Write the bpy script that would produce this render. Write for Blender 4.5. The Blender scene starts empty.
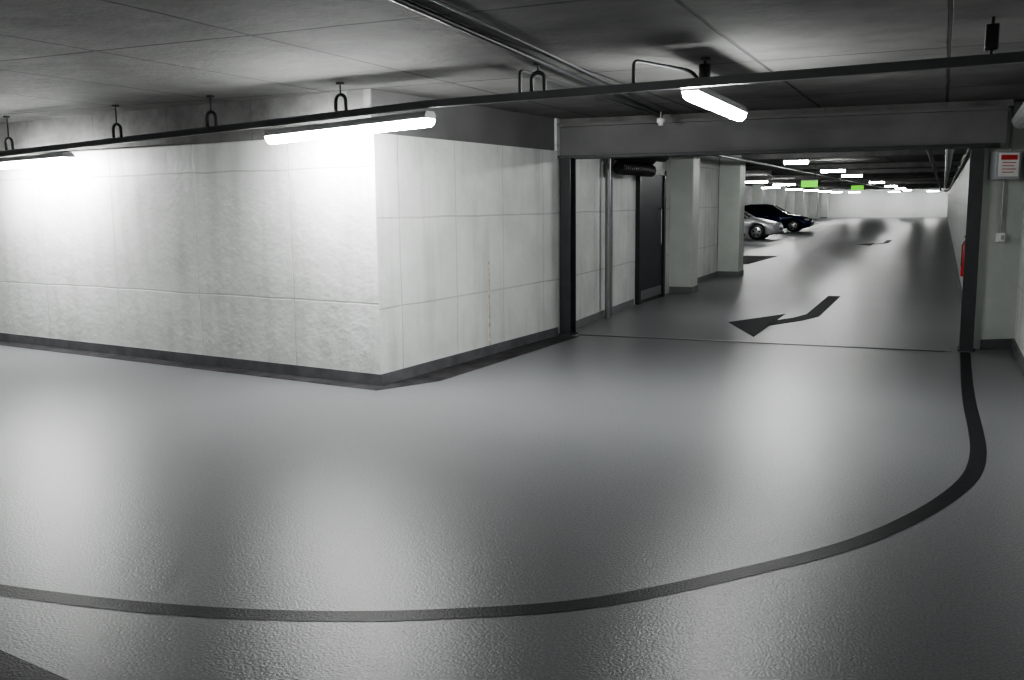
import bpy, bmesh, math, random
from mathutils import Vector, Matrix
random.seed(4)
S=bpy.context.scene
S.view_settings.look='AgX - Medium High Contrast'
COL=S.collection
H=2.6
# ---------------------------------------------------------------- materials
def nodes(name):
    m=bpy.data.materials.new(name); m.use_nodes=True
    nt=m.node_tree; b=nt.nodes['Principled BSDF']
    return m,nt,b
def simple(name,col,rough=.5,metal=0,emit=0,var=.06,scale=6):
    m,nt,b=nodes(name)
    N=nt.nodes; L=nt.links
    b.inputs['Roughness'].default_value=rough; b.inputs['Metallic'].default_value=metal
    if emit:
        b.inputs['Base Color'].default_value=(*col,1)
        b.inputs['Emission Color'].default_value=(*col,1); b.inputs['Emission Strength'].default_value=emit
        return m
    tc=N.new('ShaderNodeTexCoord'); no=N.new('ShaderNodeTexNoise'); no.inputs['Scale'].default_value=scale
    no.inputs['Detail'].default_value=5
    L.new(tc.outputs['Object'],no.inputs['Vector'])
    cr=N.new('ShaderNodeValToRGB')
    c0=[max(0,c*(1-var)) for c in col]; c1=[min(1,c*(1+var)) for c in col]
    cr.color_ramp.elements[0].position=.3; cr.color_ramp.elements[1].position=.7
    cr.color_ramp.elements[0].color=(*c0,1); cr.color_ramp.elements[1].color=(*c1,1)
    L.new(no.outputs['Fac'],cr.inputs['Fac']); L.new(cr.outputs['Color'],b.inputs['Base Color'])
    return m
def concrete(name,col,dark,axis,bw,rh,off=(0,0),mortar=.008,seam=.75,rough=.6,bump=.25,blotch=.5,blscale=1.2,seambump=.3,var2=.93,streak=0):
    m,nt,b=nodes(name); N=nt.nodes; L=nt.links
    tc=N.new('ShaderNodeTexCoord'); sp=N.new('ShaderNodeSeparateXYZ'); L.new(tc.outputs['Object'],sp.inputs[0])
    cb=N.new('ShaderNodeCombineXYZ')
    def add(o,v):
        a=N.new('ShaderNodeMath'); a.operation='ADD'; L.new(o,a.inputs[0]); a.inputs[1].default_value=v; return a.outputs[0]
    L.new(add(sp.outputs[axis[0]],off[0]+100*bw),cb.inputs[0]); L.new(add(sp.outputs[axis[1]],off[1]+100*rh),cb.inputs[1])
    nw=N.new('ShaderNodeTexNoise'); nw.inputs['Scale'].default_value=1.5; L.new(tc.outputs['Object'],nw.inputs['Vector'])
    vm=N.new('ShaderNodeVectorMath'); vm.operation='MULTIPLY_ADD'; L.new(nw.outputs['Color'],vm.inputs[0])
    vm.inputs[1].default_value=(.03,.03,0); L.new(cb.outputs[0],vm.inputs[2])
    br=N.new('ShaderNodeTexBrick'); br.offset=0; br.squash=1
    br.inputs['Scale'].default_value=1; br.inputs['Brick Width'].default_value=bw; br.inputs['Row Height'].default_value=rh
    br.inputs['Mortar Size'].default_value=mortar; br.inputs['Mortar Smooth'].default_value=.3
    br.inputs['Color1'].default_value=(1,1,1,1); br.inputs['Color2'].default_value=(var2,var2,var2,1)
    br.inputs['Mortar'].default_value=(seam,seam,seam,1); L.new(vm.outputs[0],br.inputs['Vector'])
    n1=N.new('ShaderNodeTexNoise'); n1.inputs['Scale'].default_value=blscale; n1.inputs['Detail'].default_value=8; n1.inputs['Roughness'].default_value=.65
    L.new(tc.outputs['Object'],n1.inputs['Vector'])
    cr=N.new('ShaderNodeValToRGB'); cr.color_ramp.elements[0].position=.5-blotch/2; cr.color_ramp.elements[1].position=.5+blotch/2
    cr.color_ramp.elements[0].color=(*dark,1); cr.color_ramp.elements[1].color=(*col,1)
    L.new(n1.outputs['Fac'],cr.inputs['Fac'])
    mx=N.new('ShaderNodeMix'); mx.data_type='RGBA'; mx.blend_type='MULTIPLY'; mx.inputs[0].default_value=1
    L.new(cr.outputs['Color'],mx.inputs[6]); L.new(br.outputs['Color'],mx.inputs[7])
    out=mx.outputs[2]
    if streak:
        mp=N.new('ShaderNodeMapping'); mp.inputs['Scale'].default_value=(3.5,3.5,.35); L.new(tc.outputs['Object'],mp.inputs['Vector'])
        ns=N.new('ShaderNodeTexNoise'); ns.inputs['Scale'].default_value=1.6; ns.inputs['Detail'].default_value=6; L.new(mp.outputs[0],ns.inputs['Vector'])
        rs=N.new('ShaderNodeValToRGB'); rs.color_ramp.elements[0].position=.3; rs.color_ramp.elements[1].position=.5
        g=1-streak; rs.color_ramp.elements[0].color=(g,g,g*.99,1); rs.color_ramp.elements[1].color=(1,1,1,1)
        L.new(ns.outputs['Fac'],rs.inputs['Fac'])
        m2=N.new('ShaderNodeMix'); m2.data_type='RGBA'; m2.blend_type='MULTIPLY'; m2.inputs[0].default_value=1
        L.new(out,m2.inputs[6]); L.new(rs.outputs['Color'],m2.inputs[7]); out=m2.outputs[2]
    L.new(out,b.inputs['Base Color']); b.inputs['Roughness'].default_value=rough
    n2=N.new('ShaderNodeTexNoise'); n2.inputs['Scale'].default_value=7; n2.inputs['Detail'].default_value=8; n2.inputs['Roughness'].default_value=.65
    L.new(tc.outputs['Object'],n2.inputs['Vector'])
    ms=N.new('ShaderNodeMath'); ms.operation='MULTIPLY_ADD'; L.new(br.outputs['Fac'],ms.inputs[0]); ms.inputs[1].default_value=-seambump; L.new(n2.outputs['Fac'],ms.inputs[2])
    bp=N.new('ShaderNodeBump'); bp.inputs['Strength'].default_value=bump; bp.inputs['Distance'].default_value=.02
    L.new(ms.outputs[0],bp.inputs['Height']); L.new(bp.outputs[0],b.inputs['Normal'])
    return m
def floor_mat(name,col,rough,spec,bs=.55,speck=.18):
    m,nt,b=nodes(name); N=nt.nodes; L=nt.links
    tc=N.new('ShaderNodeTexCoord')
    n1=N.new('ShaderNodeTexNoise'); n1.inputs['Scale'].default_value=.6; n1.inputs['Detail'].default_value=3; n1.inputs['Roughness'].default_value=.5
    L.new(tc.outputs['Object'],n1.inputs['Vector'])
    cr=N.new('ShaderNodeValToRGB'); cr.color_ramp.elements[0].position=.2; cr.color_ramp.elements[1].position=.8
    cr.color_ramp.elements[0].color=(*[c*.92 for c in col],1); cr.color_ramp.elements[1].color=(*[c*1.08 for c in col],1)
    L.new(n1.outputs['Fac'],cr.inputs['Fac'])
    n3=N.new('ShaderNodeTexNoise'); n3.inputs['Scale'].default_value=88; n3.inputs['Detail'].default_value=2
    L.new(tc.outputs['Object'],n3.inputs['Vector'])
    c3=N.new('ShaderNodeValToRGB'); c3.color_ramp.elements[0].position=.38; c3.color_ramp.elements[1].position=.62
    a=1-speck; d=1+speck; c3.color_ramp.elements[0].color=(a,a,a,1); c3.color_ramp.elements[1].color=(d,d,d,1)
    L.new(n3.outputs['Fac'],c3.inputs['Fac'])
    mx=N.new('ShaderNodeMix'); mx.data_type='RGBA'; mx.blend_type='MULTIPLY'; mx.inputs[0].default_value=1
    L.new(cr.outputs['Color'],mx.inputs[6]); L.new(c3.outputs['Color'],mx.inputs[7])
    L.new(mx.outputs[2],b.inputs['Base Color'])
    b.inputs['Roughness'].default_value=rough
    bp=N.new('ShaderNodeBump'); bp.inputs['Strength'].default_value=bs; bp.inputs['Distance'].default_value=.0036
    L.new(n3.outputs['Fac'],bp.inputs['Height']); L.new(bp.outputs[0],b.inputs['Normal'])
    b.inputs['Specular IOR Level'].default_value=spec
    return m
M={}
M['floor']=floor_mat('floor_epoxy',(.128,.131,.136),.32,.15)
M['line']=floor_mat('dark_floor_paint',(.013,.0135,.015),.4,.06)
M['mark']=floor_mat('dark_marking_paint',(.016,.017,.019),.7,.05,.3)
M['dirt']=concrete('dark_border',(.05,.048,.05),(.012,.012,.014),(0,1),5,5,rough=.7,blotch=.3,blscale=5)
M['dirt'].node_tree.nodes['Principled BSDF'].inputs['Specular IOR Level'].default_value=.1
M['wx']=concrete('painted_concrete_x',(.70,.71,.70),(.56,.57,.56),(0,2),1.3,1.2,off=(.3,.45),mortar=.009,seam=.74,rough=.45,bump=.6,blotch=.35,seambump=.7,var2=.95,streak=.14)
M['wy']=concrete('painted_concrete_y',(.66,.675,.665),(.50,.515,.505),(1,2),.95,.8,off=(.2,.1),mortar=.008,seam=.72,rough=.5,bump=.6,blotch=.35,seambump=.7,var2=.94,streak=.16)
M['wfar']=concrete('painted_concrete_far',(.85,.86,.85),(.8,.81,.8),(0,2),2.5,3,rough=.5,blscale=1)
M['raw']=concrete('raw_concrete',(.22,.22,.215),(.10,.10,.098),(0,1),1.2,3,rough=.75,bump=.5,blotch=.4,blscale=2.5)
M['ceil']=concrete('ceiling_concrete',(.17,.168,.163),(.075,.075,.073),(0,1),1.25,2.5,off=(0,.4),mortar=.015,seam=.18,rough=.8,bump=.6,blotch=.4,blscale=1.3,seambump=1,var2=.78)
M['pier']=concrete('pillar_paint',(.55,.58,.55),(.45,.48,.45),(0,2),3,3,rough=.5,blscale=2)
M['base']=simple('baseboard_grey',(.09,.092,.098),.6,var=.3)
M['base2']=simple('baseboard_light_grey',(.15,.155,.16),.5,var=.15)
M['steel']=simple('dark_steel_paint',(.03,.031,.034),.45,.2,var=.2)
M['beam']=simple('beam_grey_paint',(.12,.12,.12),.55,var=.18,scale=2)
M['galv']=simple('galvanised_steel',(.3,.3,.31),.4,.7)
M['dgalv']=simple('dull_trunking',(.09,.09,.095),.45,.5)
M['black']=simple('black_rubber',(.015,.015,.016),.5)
M['lampbody']=simple('lamp_body',(.35,.35,.36),.4)
M['tube']=simple('lamp_diffuser',(.985,1,.98),.3,emit=165)
M['tubefar']=simple('lamp_diffuser_aisle',(.985,1,.98),.3,emit=130)
M['tubeoff']=simple('lamp_diffuser_off',(.3,.3,.3),.3)
M['door']=simple('door_blue_grey',(.03,.034,.042),.5)
M['chrome']=simple('chrome',(.7,.7,.72),.15,1)
M['white']=simple('white_plastic',(.75,.75,.74),.4)
M['grey']=simple('grey_plastic',(.35,.36,.37),.4)
M['red']=simple('red_paint',(.5,.03,.03),.4)
M['green']=simple('exit_green',(.16,.75,.03),.4,emit=1.0)
M['silver']=simple('silver_carpaint',(.65,.66,.68),.28,.35,var=.02)
M['navy']=simple('navy_carpaint',(.015,.028,.08),.2,.2,var=.02)
M['glass']=simple('car_glass',(.02,.022,.025),.08)
M['rim']=simple('alloy_rim',(.55,.55,.57),.3,.9)
M['headlight']=simple('headlight_lens',(.75,.78,.8),.1,.3)
M['rust']=simple('rust_stain',(.45,.39,.31),.7,var=.5,scale=20)
# ---------------------------------------------------------------- helpers
def mesh_ob(name,bm,mat,parent=None,smooth=False):
    me=bpy.data.meshes.new(name); bmesh.ops.recalc_face_normals(bm,faces=bm.faces); bm.to_mesh(me); bm.free()
    ob=bpy.data.objects.new(name,me); COL.objects.link(ob)
    for mm in (mat if isinstance(mat,list) else [mat]): me.materials.append(mm)
    if smooth:
        for p in me.polygons: p.use_smooth=True
    if parent: ob.parent=parent
    return ob
def bevel(ob,w=.01,seg=2):
    m=ob.modifiers.new('bevel','BEVEL'); m.width=w; m.segments=seg; m.limit_method='ANGLE'; return ob
def prism(name,poly,z0,z1,mat,parent=None,bev=0):
    bm=bmesh.new()
    lo=[bm.verts.new((x,y,z0)) for x,y in poly]; hi=[bm.verts.new((x,y,z1)) for x,y in poly]
    n=len(poly); bm.faces.new(lo); bm.faces.new(hi)
    for i in range(n): bm.faces.new((lo[i],lo[(i+1)%n],hi[(i+1)%n],hi[i]))
    ob=mesh_ob(name,bm,mat,parent)
    if bev: bevel(ob,bev)
    return ob
def box(name,x0,x1,y0,y1,z0,z1,mat,parent=None,bev=0):
    return prism(name,[(x0,y0),(x1,y0),(x1,y1),(x0,y1)],z0,z1,mat,parent,bev)
def empty(name,loc=(0,0,0)):
    e=bpy.data.objects.new(name,None); e.location=loc; e.empty_display_size=.1; COL.objects.link(e); return e
def tube(name,pts,r,mat,parent=None,res=4):
    cu=bpy.data.curves.new(name,'CURVE'); cu.dimensions='3D'; cu.bevel_depth=r; cu.bevel_resolution=res; cu.use_fill_caps=True
    sp=cu.splines.new('POLY'); sp.points.add(len(pts)-1)
    for i,p in enumerate(pts): sp.points[i].co=(*p,1)
    cu.materials.append(mat)
    ob=bpy.data.objects.new(name,cu); COL.objects.link(ob)
    if parent: ob.parent=parent
    return ob
def rounded(pts,r=.05,n=5):
    out=[Vector(pts[0])]
    for i in range(1,len(pts)-1):
        a,b,c=Vector(pts[i-1]),Vector(pts[i]),Vector(pts[i+1])
        p=b+(a-b).normalized()*r; q=b+(c-b).normalized()*r
        for k in range(n+1):
            t=k/n; out.append((1-t)**2*p+2*t*(1-t)*b+t*t*q)
    out.append(Vector(pts[-1])); return out
def bar(name,pts,w,h,mat,parent=None):
    bm=bmesh.new(); rings=[]
    for i,p in enumerate(pts):
        p=Vector(p); a=Vector(pts[max(0,i-1)]); b=Vector(pts[min(len(pts)-1,i+1)])
        d=(b-a); d.z=0; d.normalize(); s=Vector((-d.y,d.x,0))
        rings.append([bm.verts.new(p+s*sx*w/2+Vector((0,0,sz*h/2))) for sx,sz in((-1,-1),(1,-1),(1,1),(-1,1))])
    for a,b in zip(rings,rings[1:]):
        for k in range(4): bm.faces.new((a[k],a[(k+1)%4],b[(k+1)%4],b[k]))
    bm.faces.new(rings[0]); bm.faces.new(rings[-1])
    return mesh_ob(name,bm,mat,parent)
def cyl(name,c,r,h,axis,mat,parent=None,seg=32,r2=None):
    bm=bmesh.new(); bmesh.ops.create_cone(bm,cap_ends=True,segments=seg,radius1=r,radius2=r if r2 is None else r2,depth=h)
    rot={'x':Matrix.Rotation(math.pi/2,4,'Y'),'y':Matrix.Rotation(math.pi/2,4,'X'),'z':Matrix.Identity(4)}[axis]
    bmesh.ops.transform(bm,matrix=Matrix.Translation(c)@rot,verts=bm.verts)
    ob=mesh_ob(name,bm,mat,parent,True); bevel(ob,min(r,h)*.08,1); return ob
# ---------------------------------------------------------------- room shell
C=(-4.5,7.04); D=(-4.22,10.6)
WL=(-15.5,8.43)
box('floor',-15.8,1.2,-5.2,95.6,-.2,0,M['floor'])
box('ceiling',-15.8,1.2,-5.2,95.6,H,H+.2,M['ceil'])
prism('wall_left',[WL,C,(C[0]-.02,C[1]+.3),(WL[0],WL[1]+.3)],0,2.22,M['wx'],bev=.012)
prism('wall_return',[(C[0]-.001,C[1]+.31),(C[0]-.02,C[1]+.02),(C[0]+.0,C[1]+.005),D,(D[0]-.3,D[1]),(C[0]-.3,C[1]+.31)],0,2.22,M['wy'])
prism('wall_left_upper',[(WL[0],WL[1]+.06),(C[0]-.06,C[1]+.06),(C[0]-.06,C[1]+.4),(WL[0],WL[1]+.4)],2.22,H,M['raw'])
prism('wall_return_upper',[(C[0]-.055,C[1]+.07),(D[0]-.03,D[1]),(D[0]-.3,D[1]),(C[0]-.3,C[1]+.07)],2.22,H,M['beam'])
prism('wall_passage_left',[(-4.22,10.6),(-4.30,12.5),(-4.38,14.3),(-4.42,20.95),(-4.8,20.95),(-4.8,10.6)],0,H,M['wy'])
box('wall_bays_near',-11.4,-4.45,20.75,20.95,0,H,M['wx'])
box('wall_bays_back',-11.6,-11.4,20.75,95,0,H,M['wy'])
box('wall_far',-11.6,.9,95,95.3,0,H,M['wfar'])
box('wall_passage_right',.36,.6,11.42,95,0,H,M['wy'])
prism('wall_pier_right',[(.36,11.12),(.78,11.38),(.78,11.6),(.36,11.6)],0,H,M['pier'])
box('wall_right',.77,1.0,-5,11.6,0,H,M['wy'])
box('wall_back',-15.5,1.0,-5.2,-5,0,H,M['wx'])
box('wall_end_left',-15.7,-15.5,-5,9,0,H,M['wy'])
prism('baseboard_left',[(WL[0],WL[1]-.012),(C[0]+.012,C[1]-.014),(C[0]+.012,C[1]),(WL[0],WL[1]+.02)],0,.105,M['base'])
prism('baseboard_return',[(C[0],C[1]-.012),(C[0]+.014,C[1]-.012),(D[0]+.014,D[1]),(D[0],D[1])],0,.105,M['base'])
prism('baseboard_passage',[(-4.22,10.85),(-4.205,10.85),(-4.285,12.5),(-4.362,14.22),(-4.38,14.22),(-4.30,12.5)],0,.1,M['base2'])
box('baseboard_passage_far',-4.42,-4.395,16.9,20.45,0,.1,M['base2'])
prism('baseboard_pier',[(.44,11.155),(.77,11.355),(.77,11.37),(.44,11.17)],0,.11,M['base'])
box('baseboard_right',.745,.77,-5,11.35,0,.11,M['base'])
box('baseboard_passage_right',.335,.36,11.7,95,0,.1,M['base2'])
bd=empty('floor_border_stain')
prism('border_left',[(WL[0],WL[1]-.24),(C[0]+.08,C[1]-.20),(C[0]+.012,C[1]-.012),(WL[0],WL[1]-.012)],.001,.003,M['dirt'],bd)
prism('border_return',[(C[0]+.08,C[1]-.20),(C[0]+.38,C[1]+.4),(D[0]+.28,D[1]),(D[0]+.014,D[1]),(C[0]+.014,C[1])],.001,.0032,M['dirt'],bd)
prism('rust_stain',[(-4.36,8.95),(-4.344,8.95),(-4.342,8.97),(-4.36,8.97)],.1,1.0,M['rust'])
# ---------------------------------------------------------------- portal frame
def hcol(name,x,y,w,d,z1,mat):
    e=empty(name)
    box('front_flange',x-w/2,x+w/2,y,y+.015,0,z1,mat,e); box('rear_flange',x-w/2,x+w/2,y+d-.015,y+d,0,z1,mat,e)
    box('web',x-.01,x+.01,y+.015,y+d-.015,0,z1,mat,e)
    box('foot_plate',x-w/2-.02,x+w/2+.02,y-.02,y+d+.02,0,.015,mat,e)
    return e
hcol('steel_column',-4.14,10.66,.13,.2,2.13,M['steel'])
hcol('steel_column',.30,11.0,.13,.25,2.13,M['steel'])
e=empty('portal_beam')
prism('web_plate',[(-4.28,10.7),(.55,11.0),(.55,11.1),(-4.28,10.8)],2.17,2.50,M['beam'],e)
prism('bottom_flange',[(-4.28,10.62),(.5,10.93),(.5,11.25),(-4.28,10.95)],2.13,2.165,M['steel'],e)
prism('top_flange',[(-4.28,10.62),(.55,10.93),(.55,11.25),(-4.28,10.95)],2.50,2.535,M['beam'],e)
prism('packer',[(-4.28,10.72),(.6,11.02),(.6,11.2),(-4.28,10.9)],2.535,H,M['raw'],e)
e=empty('floor_channel')
prism('channel_dark',[(-4.0,10.72),(.1,10.86),(.1,10.91),(-4.0,10.78)],.001,.004,M['black'],e)
prism('channel_edge',[(-4.0,10.79),(.16,10.92),(.16,10.95),(-4.0,10.82)],.001,.005,M['galv'],e)
# ---------------------------------------------------------------- pillars & columns
def pillar(name,x0,x1,y0,y1):
    e=empty(name)
    box('shaft',x0,x1,y0,y1,0,H,M['pier'],e,bev=.015)
    box('plinth',x0-.012,x1+.012,y0-.012,y1+.012,0,.11,M['base2'],e)
pillar('concrete_pillar',-4.43,-3.99,16.45,16.9)
pillar('concrete_pillar',-4.41,-3.95,20.45,21.0)
pillar('concrete_column',-7.4,-6.85,33.35,33.85)
for y in (48,57.3,66,75,84,92):
    pillar('concrete_column',-10.3,-9.7,y-.3,y+.3)
for y in (14.5,20.7,28,33.6,39.3,48,57.3,66,75,84):
    box('ceiling_beam',-5.4 if y>21 else -4.38,.36,y-.2,y+.2,2.48,H,M['raw'])
# ---------------------------------------------------------------- floor markings
def ribbon(name,pts,w,mat,z=.0015,parent=None):
    P=[Vector((*p,0)) for p in pts]; Q=[]
    for i in range(len(P)-1):
        p0=P[max(0,i-1)];p1=P[i];p2=P[i+1];p3=P[min(len(P)-1,i+2)]
        for k in range(8):
            t=k/8
            Q.append(.5*((2*p1)+(-p0+p2)*t+(2*p0-5*p1+4*p2-p3)*t*t+(-p0+3*p1-3*p2+p3)*t**3))
    Q.append(P[-1]); bm=bmesh.new(); prev=None
    for i,q in enumerate(Q):
        d=(Q[min(len(Q)-1,i+1)]-Q[max(0,i-1)]).normalized(); s=Vector((-d.y,d.x,0))*w/2
        a=bm.verts.new(q+s+Vector((0,0,z))); b=bm.verts.new(q-s+Vector((0,0,z)))
        if prev: bm.faces.new((prev[0],prev[1],b,a))
        prev=(a,b)
    return mesh_ob(name,bm,mat,parent)
ribbon('lane_line',[(.29,10.9),(.27,9.2),(.27,8.07),(.285,7.19),(.28,6.48),(.21,5.86),(.01,5.19),(-.29,4.55),(-.69,4.0),(-1.186,3.436),(-1.692,3.096),(-2.229,2.847),(-2.835,2.669),(-3.563,2.552),(-4.5,2.47),(-6,2.5)],.097,M['line'])
prism('bay_line',[(-5,2.41),(-3.07,2.176),(-2.60,2.11),(-2.3,1.9),(-2.3,1.6),(-5,1.95)],.0005,.002,M['line'])
def arrow(name,x,y,s=1):
    e=empty(name)
    def P(l): return [(x+a*s,y+b*s) for a,b in l]
    prism('arrow_head',P([(-.95,-.47),(-.38,-1.78),(-.38,.75)]),.0005,.002,M['mark'],e)
    prism('arrow_stem',P([(-.4,-.72),(-.06,.0),(.1,.55),(.1,3.65),(-.1,3.65),(-.1,.8),(-.22,.3),(-.4,-.05)]),.0005,.002,M['mark'],e)
arrow('direction_arrow',-1.6,13.07)
arrow('direction_arrow',-1.9,37.5,1)
e=empty('bay_marking')
prism('bay_patch',[(-5.7,24.6),(-4.5,24.6),(-4.35,28.6),(-5.3,28.6)],.0005,.002,M['mark'],e)
for i,yy in enumerate((31.0,36.3,40.6,46.5,51.9,57.7,64)):
    box('bay_line_%d'%i,-11.3,-6.3,yy-.05,yy+.05,.0005,.002,M['mark'],e)
# ---------------------------------------------------------------- luminaires
def lamp(name,p,q,mat='tube',w=.07):
    p=Vector(p);q=Vector(q);c=(p+q)/2;L=(q-p).length
    e=empty(name,c); d=(q-p).normalized()
    e.rotation_euler=d.to_track_quat('X','Z').to_euler()
    bm=bmesh.new()
    prof=[(-w,-.005),(-w-.004,.02),(-w*.7,.05),(w*.7,.05),(w+.004,.02),(w,-.005)]
    a=[bm.verts.new((-L/2,y,z)) for y,z in prof]; b=[bm.verts.new((L/2,y,z)) for y,z in prof]
    for i in range(len(prof)): j=(i+1)%len(prof); bm.faces.new((a[i],a[j],b[j],b[i]))
    bm.faces.new(a); bm.faces.new(b); mesh_ob('housing',bm,M['lampbody'],e)
    bm=bmesh.new(); n=5; A=[];B=[]
    for i in range(n+1):
        t=math.pi+math.pi*i/n
        A.append(bm.verts.new((-L/2+.01,math.cos(t)*w,math.sin(t)*.065-.006))); B.append(bm.verts.new((L/2-.01,math.cos(t)*w,math.sin(t)*.065-.006)))
    for i in range(n): bm.faces.new((A[i],A[i+1],B[i+1],B[i]))
    bm.faces.new(A); bm.faces.new(B)
    mesh_ob('diffuser',bm,M[mat],e,False)
    return e
RAIL=[(-15.4,8.0,2.10),(-12.9,7.71,2.13),(-9.49,7.27,2.20),(-5.39,6.75,2.314),(-3.65,6.52,2.37),(-1.66,6.27,2.37),(.765,5.97,2.37)]
bar('cable_trunking',RAIL,.06,.055,M['dgalv'])
lamp('rear_fill_light',(-5.37,6.74,2.205),(-3.65,6.53,2.268))
lamp('rear_fill_light',(-9.94,7.32,2.097),(-8.26,7.11,2.128))
lamp('rear_fill_light',(-14.2,7.87,2.03),(-12.6,7.67,2.05))
lamp('rear_fill_light',(-1.58,6.36,2.34),(-1.53,7.85,2.31),'tube',.055)
lamp('rear_fill_light',(-6.8,-1.5,2.32),(-5.2,-1.6,2.32))  # unseen fill lamp added behind the camera to light the near room
lamp('rear_fill_light',(.62,7.5,2.36),(.62,10.2,2.32),'tubeoff')
lamp('rear_fill_light',(-2.5,13.3,2.38),(-1.5,13.3,2.38),'tubefar',.05)  # added fill, hidden behind the portal beam, to brighten the passage walls
lamp('rear_fill_light',(-2.8,18.7,2.36),(-2.35,18.7,2.36),'tubefar')
for y in (25.5,31,43.0,55,67,80): lamp('rear_fill_light',(-2.9,y,2.38),(-2.3,y,2.38),'tubefar',.06)
for x in (-8.0,-4.6,-1.4): lamp('rear_fill_light',(x,92.6,2.38),(x+1,92.6,2.38),'tubefar',.07)  # extra lamps added at the aisle end to brighten the far wall
for y in (37.5,45): lamp('rear_fill_light',(-7.2,y,2.38),(-6.2,y,2.38),'tubefar',.06)
for y in (54.3,63.2,72,81,90): lamp('rear_fill_light',(-9.3,y,2.38),(-8.3,y,2.38),'tubefar',.06)
def hanger(x,y,z):
    e=empty('rail_hanger')
    pts=[(x-.05,y,z+.0),(x-.05,y,z+.08)]+[(x-.05*math.cos(t),y,z+.08+.05*math.sin(t)) for t in [math.pi*k/8 for k in range(9)]]+[(x+.05,y,z+.0)]
    tube('u_strap',pts,.015,M['steel'],e); tube('drop_rod',[(x,y,z+.12),(x,y,H)],.007,M['steel'],e)
    cyl('ceiling_plate',(x,y,H-.01),.035,.02,'z',M['steel'],e)
def railz(x):
    for a,b in zip(RAIL,RAIL[1:]):
        if a[0]<=x<=b[0]:
            t=(x-a[0])/(b[0]-a[0]); return tuple(a[k]+(b[k]-a[k])*t for k in range(3))
for x in (-12.6,-9.3,-7.45,-6.1,-4.55,-2.69): 
    r=railz(x); hanger(x,r[1],r[2]+.03)
e=empty('lamp_drop_bracket'); tube('rod',[(-1.57,6.75,2.39),(-1.57,6.75,H)],.012,M['steel'],e)
cyl('boss',(-1.57,6.75,2.48),.04,.15,'z',M['black'],e); cyl('cap',(-1.57,6.75,H-.01),.04,.02,'z',M['steel'],e)
e=empty('rail_end_bracket'); r=railz(.2)
tube('rod',[(.2,r[1],r[2]+.03),(.2,r[1],H)],.01,M['steel'],e); box('clamp',.165,.235,r[1]-.035,r[1]+.035,r[2]+.05,r[2]+.19,M['black'],e,bev=.008)
r=railz(-2.84); tube('conduit_pipe',rounded([(-2.84,r[1],r[2]+.03),(-2.84,r[1],H-.04),(-2.95,10.6,H-.04)],.06),.013,M['dgalv'])
r=railz(-1.95); tube('conduit_pipe',rounded([(-1.95,r[1],r[2]+.03),(-1.95,r[1],H-.05),(-1.66,6.7,H-.09),(-1.6,6.9,2.42)],.04),.013,M['dgalv'])
tube('conduit_pipe',[(-2.1,0,H-.02),(-2.45,4.17,H-.02),(-2.95,10.6,H-.02)],.018,M['steel'])
tube('conduit_pipe',[(-1.95,0,H-.015),(-2.3,4.17,H-.015),(-2.8,10.6,H-.015)],.009,M['dgalv'])
e=empty('motion_sensor'); cyl('housing',(-2.9,10.4,2.50),.045,.05,'z',M['white'],e); cyl('lens',(-2.9,10.4,2.46),.03,.03,'z',M['white'],e,r2=.035); tube('stalk',[(-2.9,10.4,2.52),(-2.9,10.4,H)],.01,M['galv'],e)
# ---------------------------------------------------------------- control box & switch on pier
ang=math.atan2(.26,.42)
e=empty('control_box',(.53,11.215,1.95)); e.rotation_euler=(0,0,ang)
box('enclosure',-.14,.14,-.12,0,-.15,.14,M['grey'],e,bev=.01)
box('label_plate',-.11,.11,-.128,-.12,-.12,.12,M['white'],e)
box('label_header',-.09,.09,-.131,-.128,.05,.10,M['red'],e)
for i in range(4): box('label_text_%d'%i,-.075,.075-.02*(i%2),-.131,-.128,.018-.033*i,.026-.033*i,M['red'],e)
tube('conduit_up',[(.07,-.04,.14),(.07,-.04,.62)],.012,M['galv'],e)
e=empty('wall_switch',(.55,11.228,1.2)); e.rotation_euler=(0,0,ang)
box('switch_box',-.035,.035,-.06,0,-.045,.045,M['white'],e,bev=.006); tube('conduit_down',[(0,-.03,.05),(0,-.03,.60)],.011,M['galv'],e)
box('rocker',-.015,.015,-.066,-.06,-.025,.025,M['grey'],e)
# ---------------------------------------------------------------- passage services
tube('drain_pipe',[(-4.2,12.45,0),(-4.2,12.45,H)],.04,M['galv'])
tube('conduit_pipe',[(-4.26,12.8,0),(-4.26,12.8,H)],.015,M['galv'])
def corr(name,pts,r):
    e=empty(name)
    tube('duct',pts,r,M['black'],e)
    for p,q in zip(pts,pts[1:]):
        p=Vector(p);q=Vector(q);n=int((q-p).length/.09)
        for k in range(n):
            c=p+(q-p)*(k+.5)/n; dd=(q-p).normalized()*.018
            tube('rib',[c-dd,c+dd],r*1.12,M['black'],e,res=3)
for i,(x,z) in enumerate(((-4.1,2.26),(-3.9,2.3),(-4.1,2.08))):
    corr('flexible_duct',[(x,12.6,z),(x,14.2,z)],.085)
e=empty('door_1')
box('door_leaf',-4.375,-4.34,14.42,15.75,.02,2.05,M['door'],e,bev=.004)
for n,(a,b,c,d) in {'jamb_near':(14.32,14.42,0,2.13),'jamb_far':(15.75,15.85,0,2.13),'head':(14.32,15.85,2.05,2.13)}.items():
    box(n,-4.4,-4.31,a,b,c,d,M['steel'],e)
tube('pull_handle',rounded([(-4.34,15.45,.9),(-4.28,15.45,.9),(-4.28,15.45,1.5),(-4.34,15.45,1.5)],.02),.014,M['chrome'],e)
box('kick_plate',-4.34,-4.335,14.46,15.7,.05,.2,M['galv'],e)
tube('overhead_pipe',[(.05,11.6,2.33),(.05,94.8,2.33)],.06,M['galv'])
tube('overhead_pipe',[(-.25,11.6,2.38),(-.25,94.8,2.38)],.04,M['dgalv'])
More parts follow.
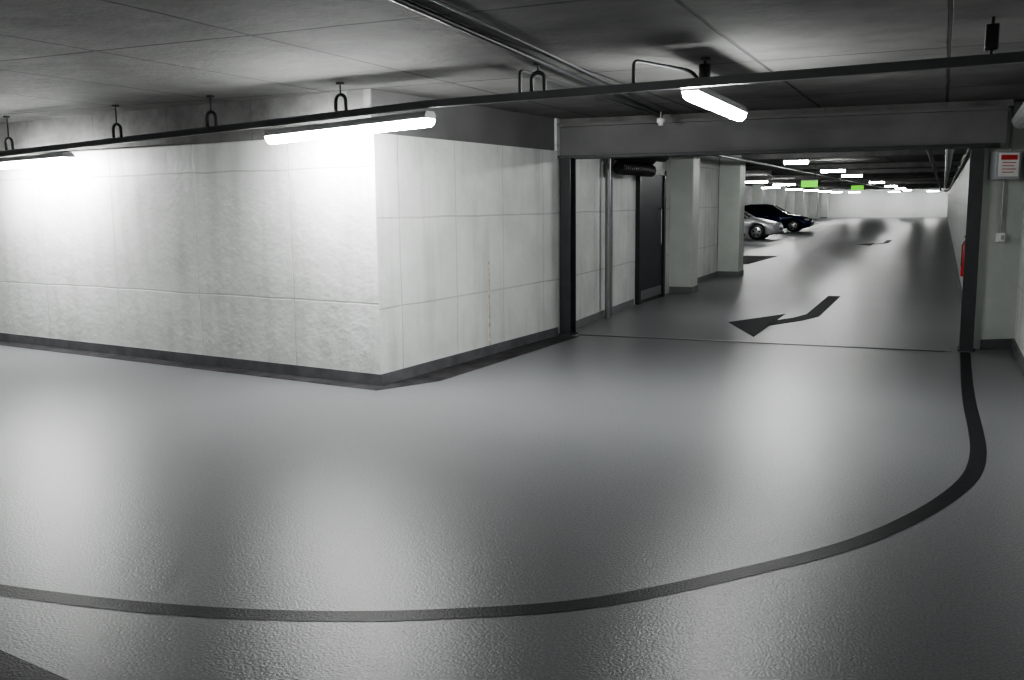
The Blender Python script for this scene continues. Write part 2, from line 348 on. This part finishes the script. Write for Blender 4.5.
tube('overhead_pipe',[(-3.5,11.6,2.38),(-3.5,94.8,2.38)],.03,M['dgalv'])
for x,y in((-3.4,27.4),(-2.95,37.7)):
    e=empty('exit_sign'); box('panel',x-.22,x+.22,y-.02,y+.02,1.98,2.15,M['green'],e,bev=.004)
    box('frame',x-.23,x+.23,y-.03,y+.03,2.15,2.18,M['grey'],e)
    for s in(-.15,.15): tube('hanger_rod',[(x+s,y,2.18),(x+s,y,H)],.006,M['steel'],e)
e=empty('fire_extinguisher'); fx,fy=.298,13.4
cyl('cylinder',(fx,fy,.82),.055,.40,'z',M['red'],e); cyl('shoulder',(fx,fy,1.05),.055,.06,'z',M['red'],e,r2=.025)
cyl('valve',(fx,fy,1.10),.02,.05,'z',M['black'],e); box('lever',fx-.03,fx+.06,fy-.015,fy+.015,1.12,1.14,M['black'],e); tube('hose',rounded([(fx,fy-.03,1.10),(fx-.05,fy-.07,1.03),(fx-.05,fy-.07,.75)],.03),.008,M['black'],e)
box('wall_bracket',fx+.03,.36,fy-.05,fy+.05,.75,.95,M['steel'],e)
# ---------------------------------------------------------------- cars
def car(name,loc,paint):
    e=empty(name,loc)
    st=[(0,.34,.58,.60),(.08,.26,.66,.72),(.3,.2,.73,.82),(.7,.18,.82,.87),(1.15,.18,.90,.885),(1.6,.18,.94,.89),(2.6,.18,.96,.895),(3.5,.18,.99,.885),(4.0,.2,1.0,.85),(4.3,.26,.96,.79),(4.4,.36,.85,.70)]
    bm=bmesh.new(); rings=[]
    for x,z0,z1,w in st:
        h=z1-z0
        half=[(w*.86,z0),(w*.97,z0+h*.18),(w,z0+h*.5),(w*.985,z0+h*.78),(w*.9,z0+h*.95),(w*.6,z1+.012),(0,z1+.03)]
        ring=[bm.verts.new((-x,y,z)) for y,z in half]+[bm.verts.new((-x,-y,z)) for y,z in reversed(half[:-1])]
        rings.append(ring)
    for a,b in zip(rings,rings[1:]):
        for k in range(len(a)): bm.faces.new((a[k],a[(k+1)%len(a)],b[(k+1)%len(a)],b[k]))
    bm.faces.new(rings[0]); bm.faces.new(rings[-1])
    body=mesh_ob('body',bm,paint,e,True)
    for wx in(.88,3.55):
        for s in(-1,1):
            cut=cyl('wheel_arch',(-wx,s*.82,.33),.38,.44,'y',M['black'],e); cut.modifiers.clear()
            m=body.modifiers.new('arch','BOOLEAN'); m.operation='DIFFERENCE'; m.object=cut; m.solver='EXACT'
            bpy.context.view_layer.update()
            dg=bpy.context.evaluated_depsgraph_get(); me=bpy.data.meshes.new_from_object(body.evaluated_get(dg))
            body.modifiers.clear(); body.data=me
            bpy.data.objects.remove(cut,do_unlink=True)
            cyl('tyre',(-wx,s*.78,.32),.32,.2,'y',M['black'],e); cyl('rim',(-wx,s*.875,.32),.215,.03,'y',M['rim'],e)
            cyl('hub',(-wx,s*.895,.32),.05,.02,'y',M['grey'],e)
            for k in range(5):
                a=k*math.tau/5; sp=box('spoke_gap_%d'%k,-.035,.035,-.004,.004,.09,.18,M['black'],e)
                sp.matrix_local=Matrix.Translation((-wx,s*.893,.32))@Matrix.Rotation(a,4,'Y')
    lo=[(1.25,.92,.78),(2.45,.95,.81),(3.35,.97,.80),(4.0,.98,.70)]
    hi=[(2.0,1.36,.58),(2.5,1.43,.62),(3.15,1.42,.61),(3.55,1.34,.56)]
    bm=bmesh.new()
    def V(t,s): return bm.verts.new((-t[0],s*t[2],t[1]))
    l={s:[V(t,s) for t in lo] for s in(1,-1)}; h={s:[V(t,s) for t in hi] for s in(1,-1)}
    for s in(1,-1):
        for i in range(3): bm.faces.new((l[s][i],l[s][i+1],h[s][i+1],h[s][i]))
    bm.faces.new((l[1][0],l[-1][0],h[-1][0],h[1][0])); bm.faces.new((l[1][3],l[-1][3],h[-1][3],h[1][3]))
    roof=[bm.faces.new((h[1][i],h[1][i+1],h[-1][i+1],h[-1][i])) for i in range(3)]
    for f in roof: f.material_index=1
    mesh_ob('windows_and_roof',bm,[M['glass'],paint],e)
    for s in(1,-1):
        for i in range(4): tube('pillar_%d'%i,[(-lo[i][0],s*lo[i][2],lo[i][1]),(-hi[i][0],s*hi[i][2],hi[i][1])],.026,paint,e,res=3)
        tube('roof_rail',[(-t[0],s*t[2],t[1]) for t in hi],.03,paint,e,res=3)
        box('mirror',-1.72,-1.55,s*.95-.09,s*.95+.09,.96,1.08,paint,e,bev=.03)
        box('headlight',-.34,-.09,s*.66-.12,s*.66+.12,.58,.70,M['headlight'],e,bev=.03)
        box('tail_light',-4.4,-4.25,s*.62-.12,s*.62+.12,.72,.88,M['red'],e,bev=.02)
        for dx in(2.25,3.2): box('door_handle',-dx-.08,-dx+.08,s*.9-.015,s*.9+.015,.80,.83,M['chrome'],e)
        for dx in(1.55,2.5,3.35): box('door_seam',-dx-.006,-dx+.006,s*.894-.004,s*.894+.004,.3,.9,M['black'],e)
        box('sill_trim',-3.1,-1.35,s*.88-.02,s*.88+.02,.18,.25,M['black'],e)
    tube('roof_front',[(-hi[0][0],y,hi[0][1]) for y in(-.58,.58)],.026,paint,e,res=3)
    box('grille',-.1,-.035,-.36,.36,.48,.6,M['black'],e,bev=.01); box('air_dam',-.12,-.03,-.5,.5,.3,.38,M['black'],e)
    box('number_plate',-.03,.0,-.26,.26,.4,.5,M['white'],e); box('bumper_trim',-.08,-.01,-.6,.6,.375,.39,M['chrome'],e)
    return e
car('hatchback_car',(-6.2,41.2,0),M['silver'])
car('sedan_car',(-6.2,51.8,0),M['navy'])
# ---------------------------------------------------------------- world + camera
w=bpy.data.worlds.new('dark'); S.world=w; w.use_nodes=True
w.node_tree.nodes['Background'].inputs[0].default_value=(.02,.02,.022,1); w.node_tree.nodes['Background'].inputs[1].default_value=.3
cam=bpy.data.cameras.new('camera'); co=bpy.data.objects.new('camera',cam); COL.objects.link(co)
cam.sensor_width=36; cam.lens=33.05; cam.clip_end=300; cam.clip_start=.05
p=math.atan(136/940); psi=math.atan(433/950); rho=.0102
F=Vector((-math.sin(psi)*math.cos(p),math.cos(psi)*math.cos(p),-math.sin(p)))
R=Vector((math.cos(psi),math.sin(psi),0)); U=R.cross(F)
Rc=(R-rho*U).normalized(); Uc=(U+rho*R).normalized()
mt=Matrix((Rc,Uc,-F)).transposed().to_4x4(); mt.translation=(0,0,1.6)
co.matrix_world=mt; S.camera=co
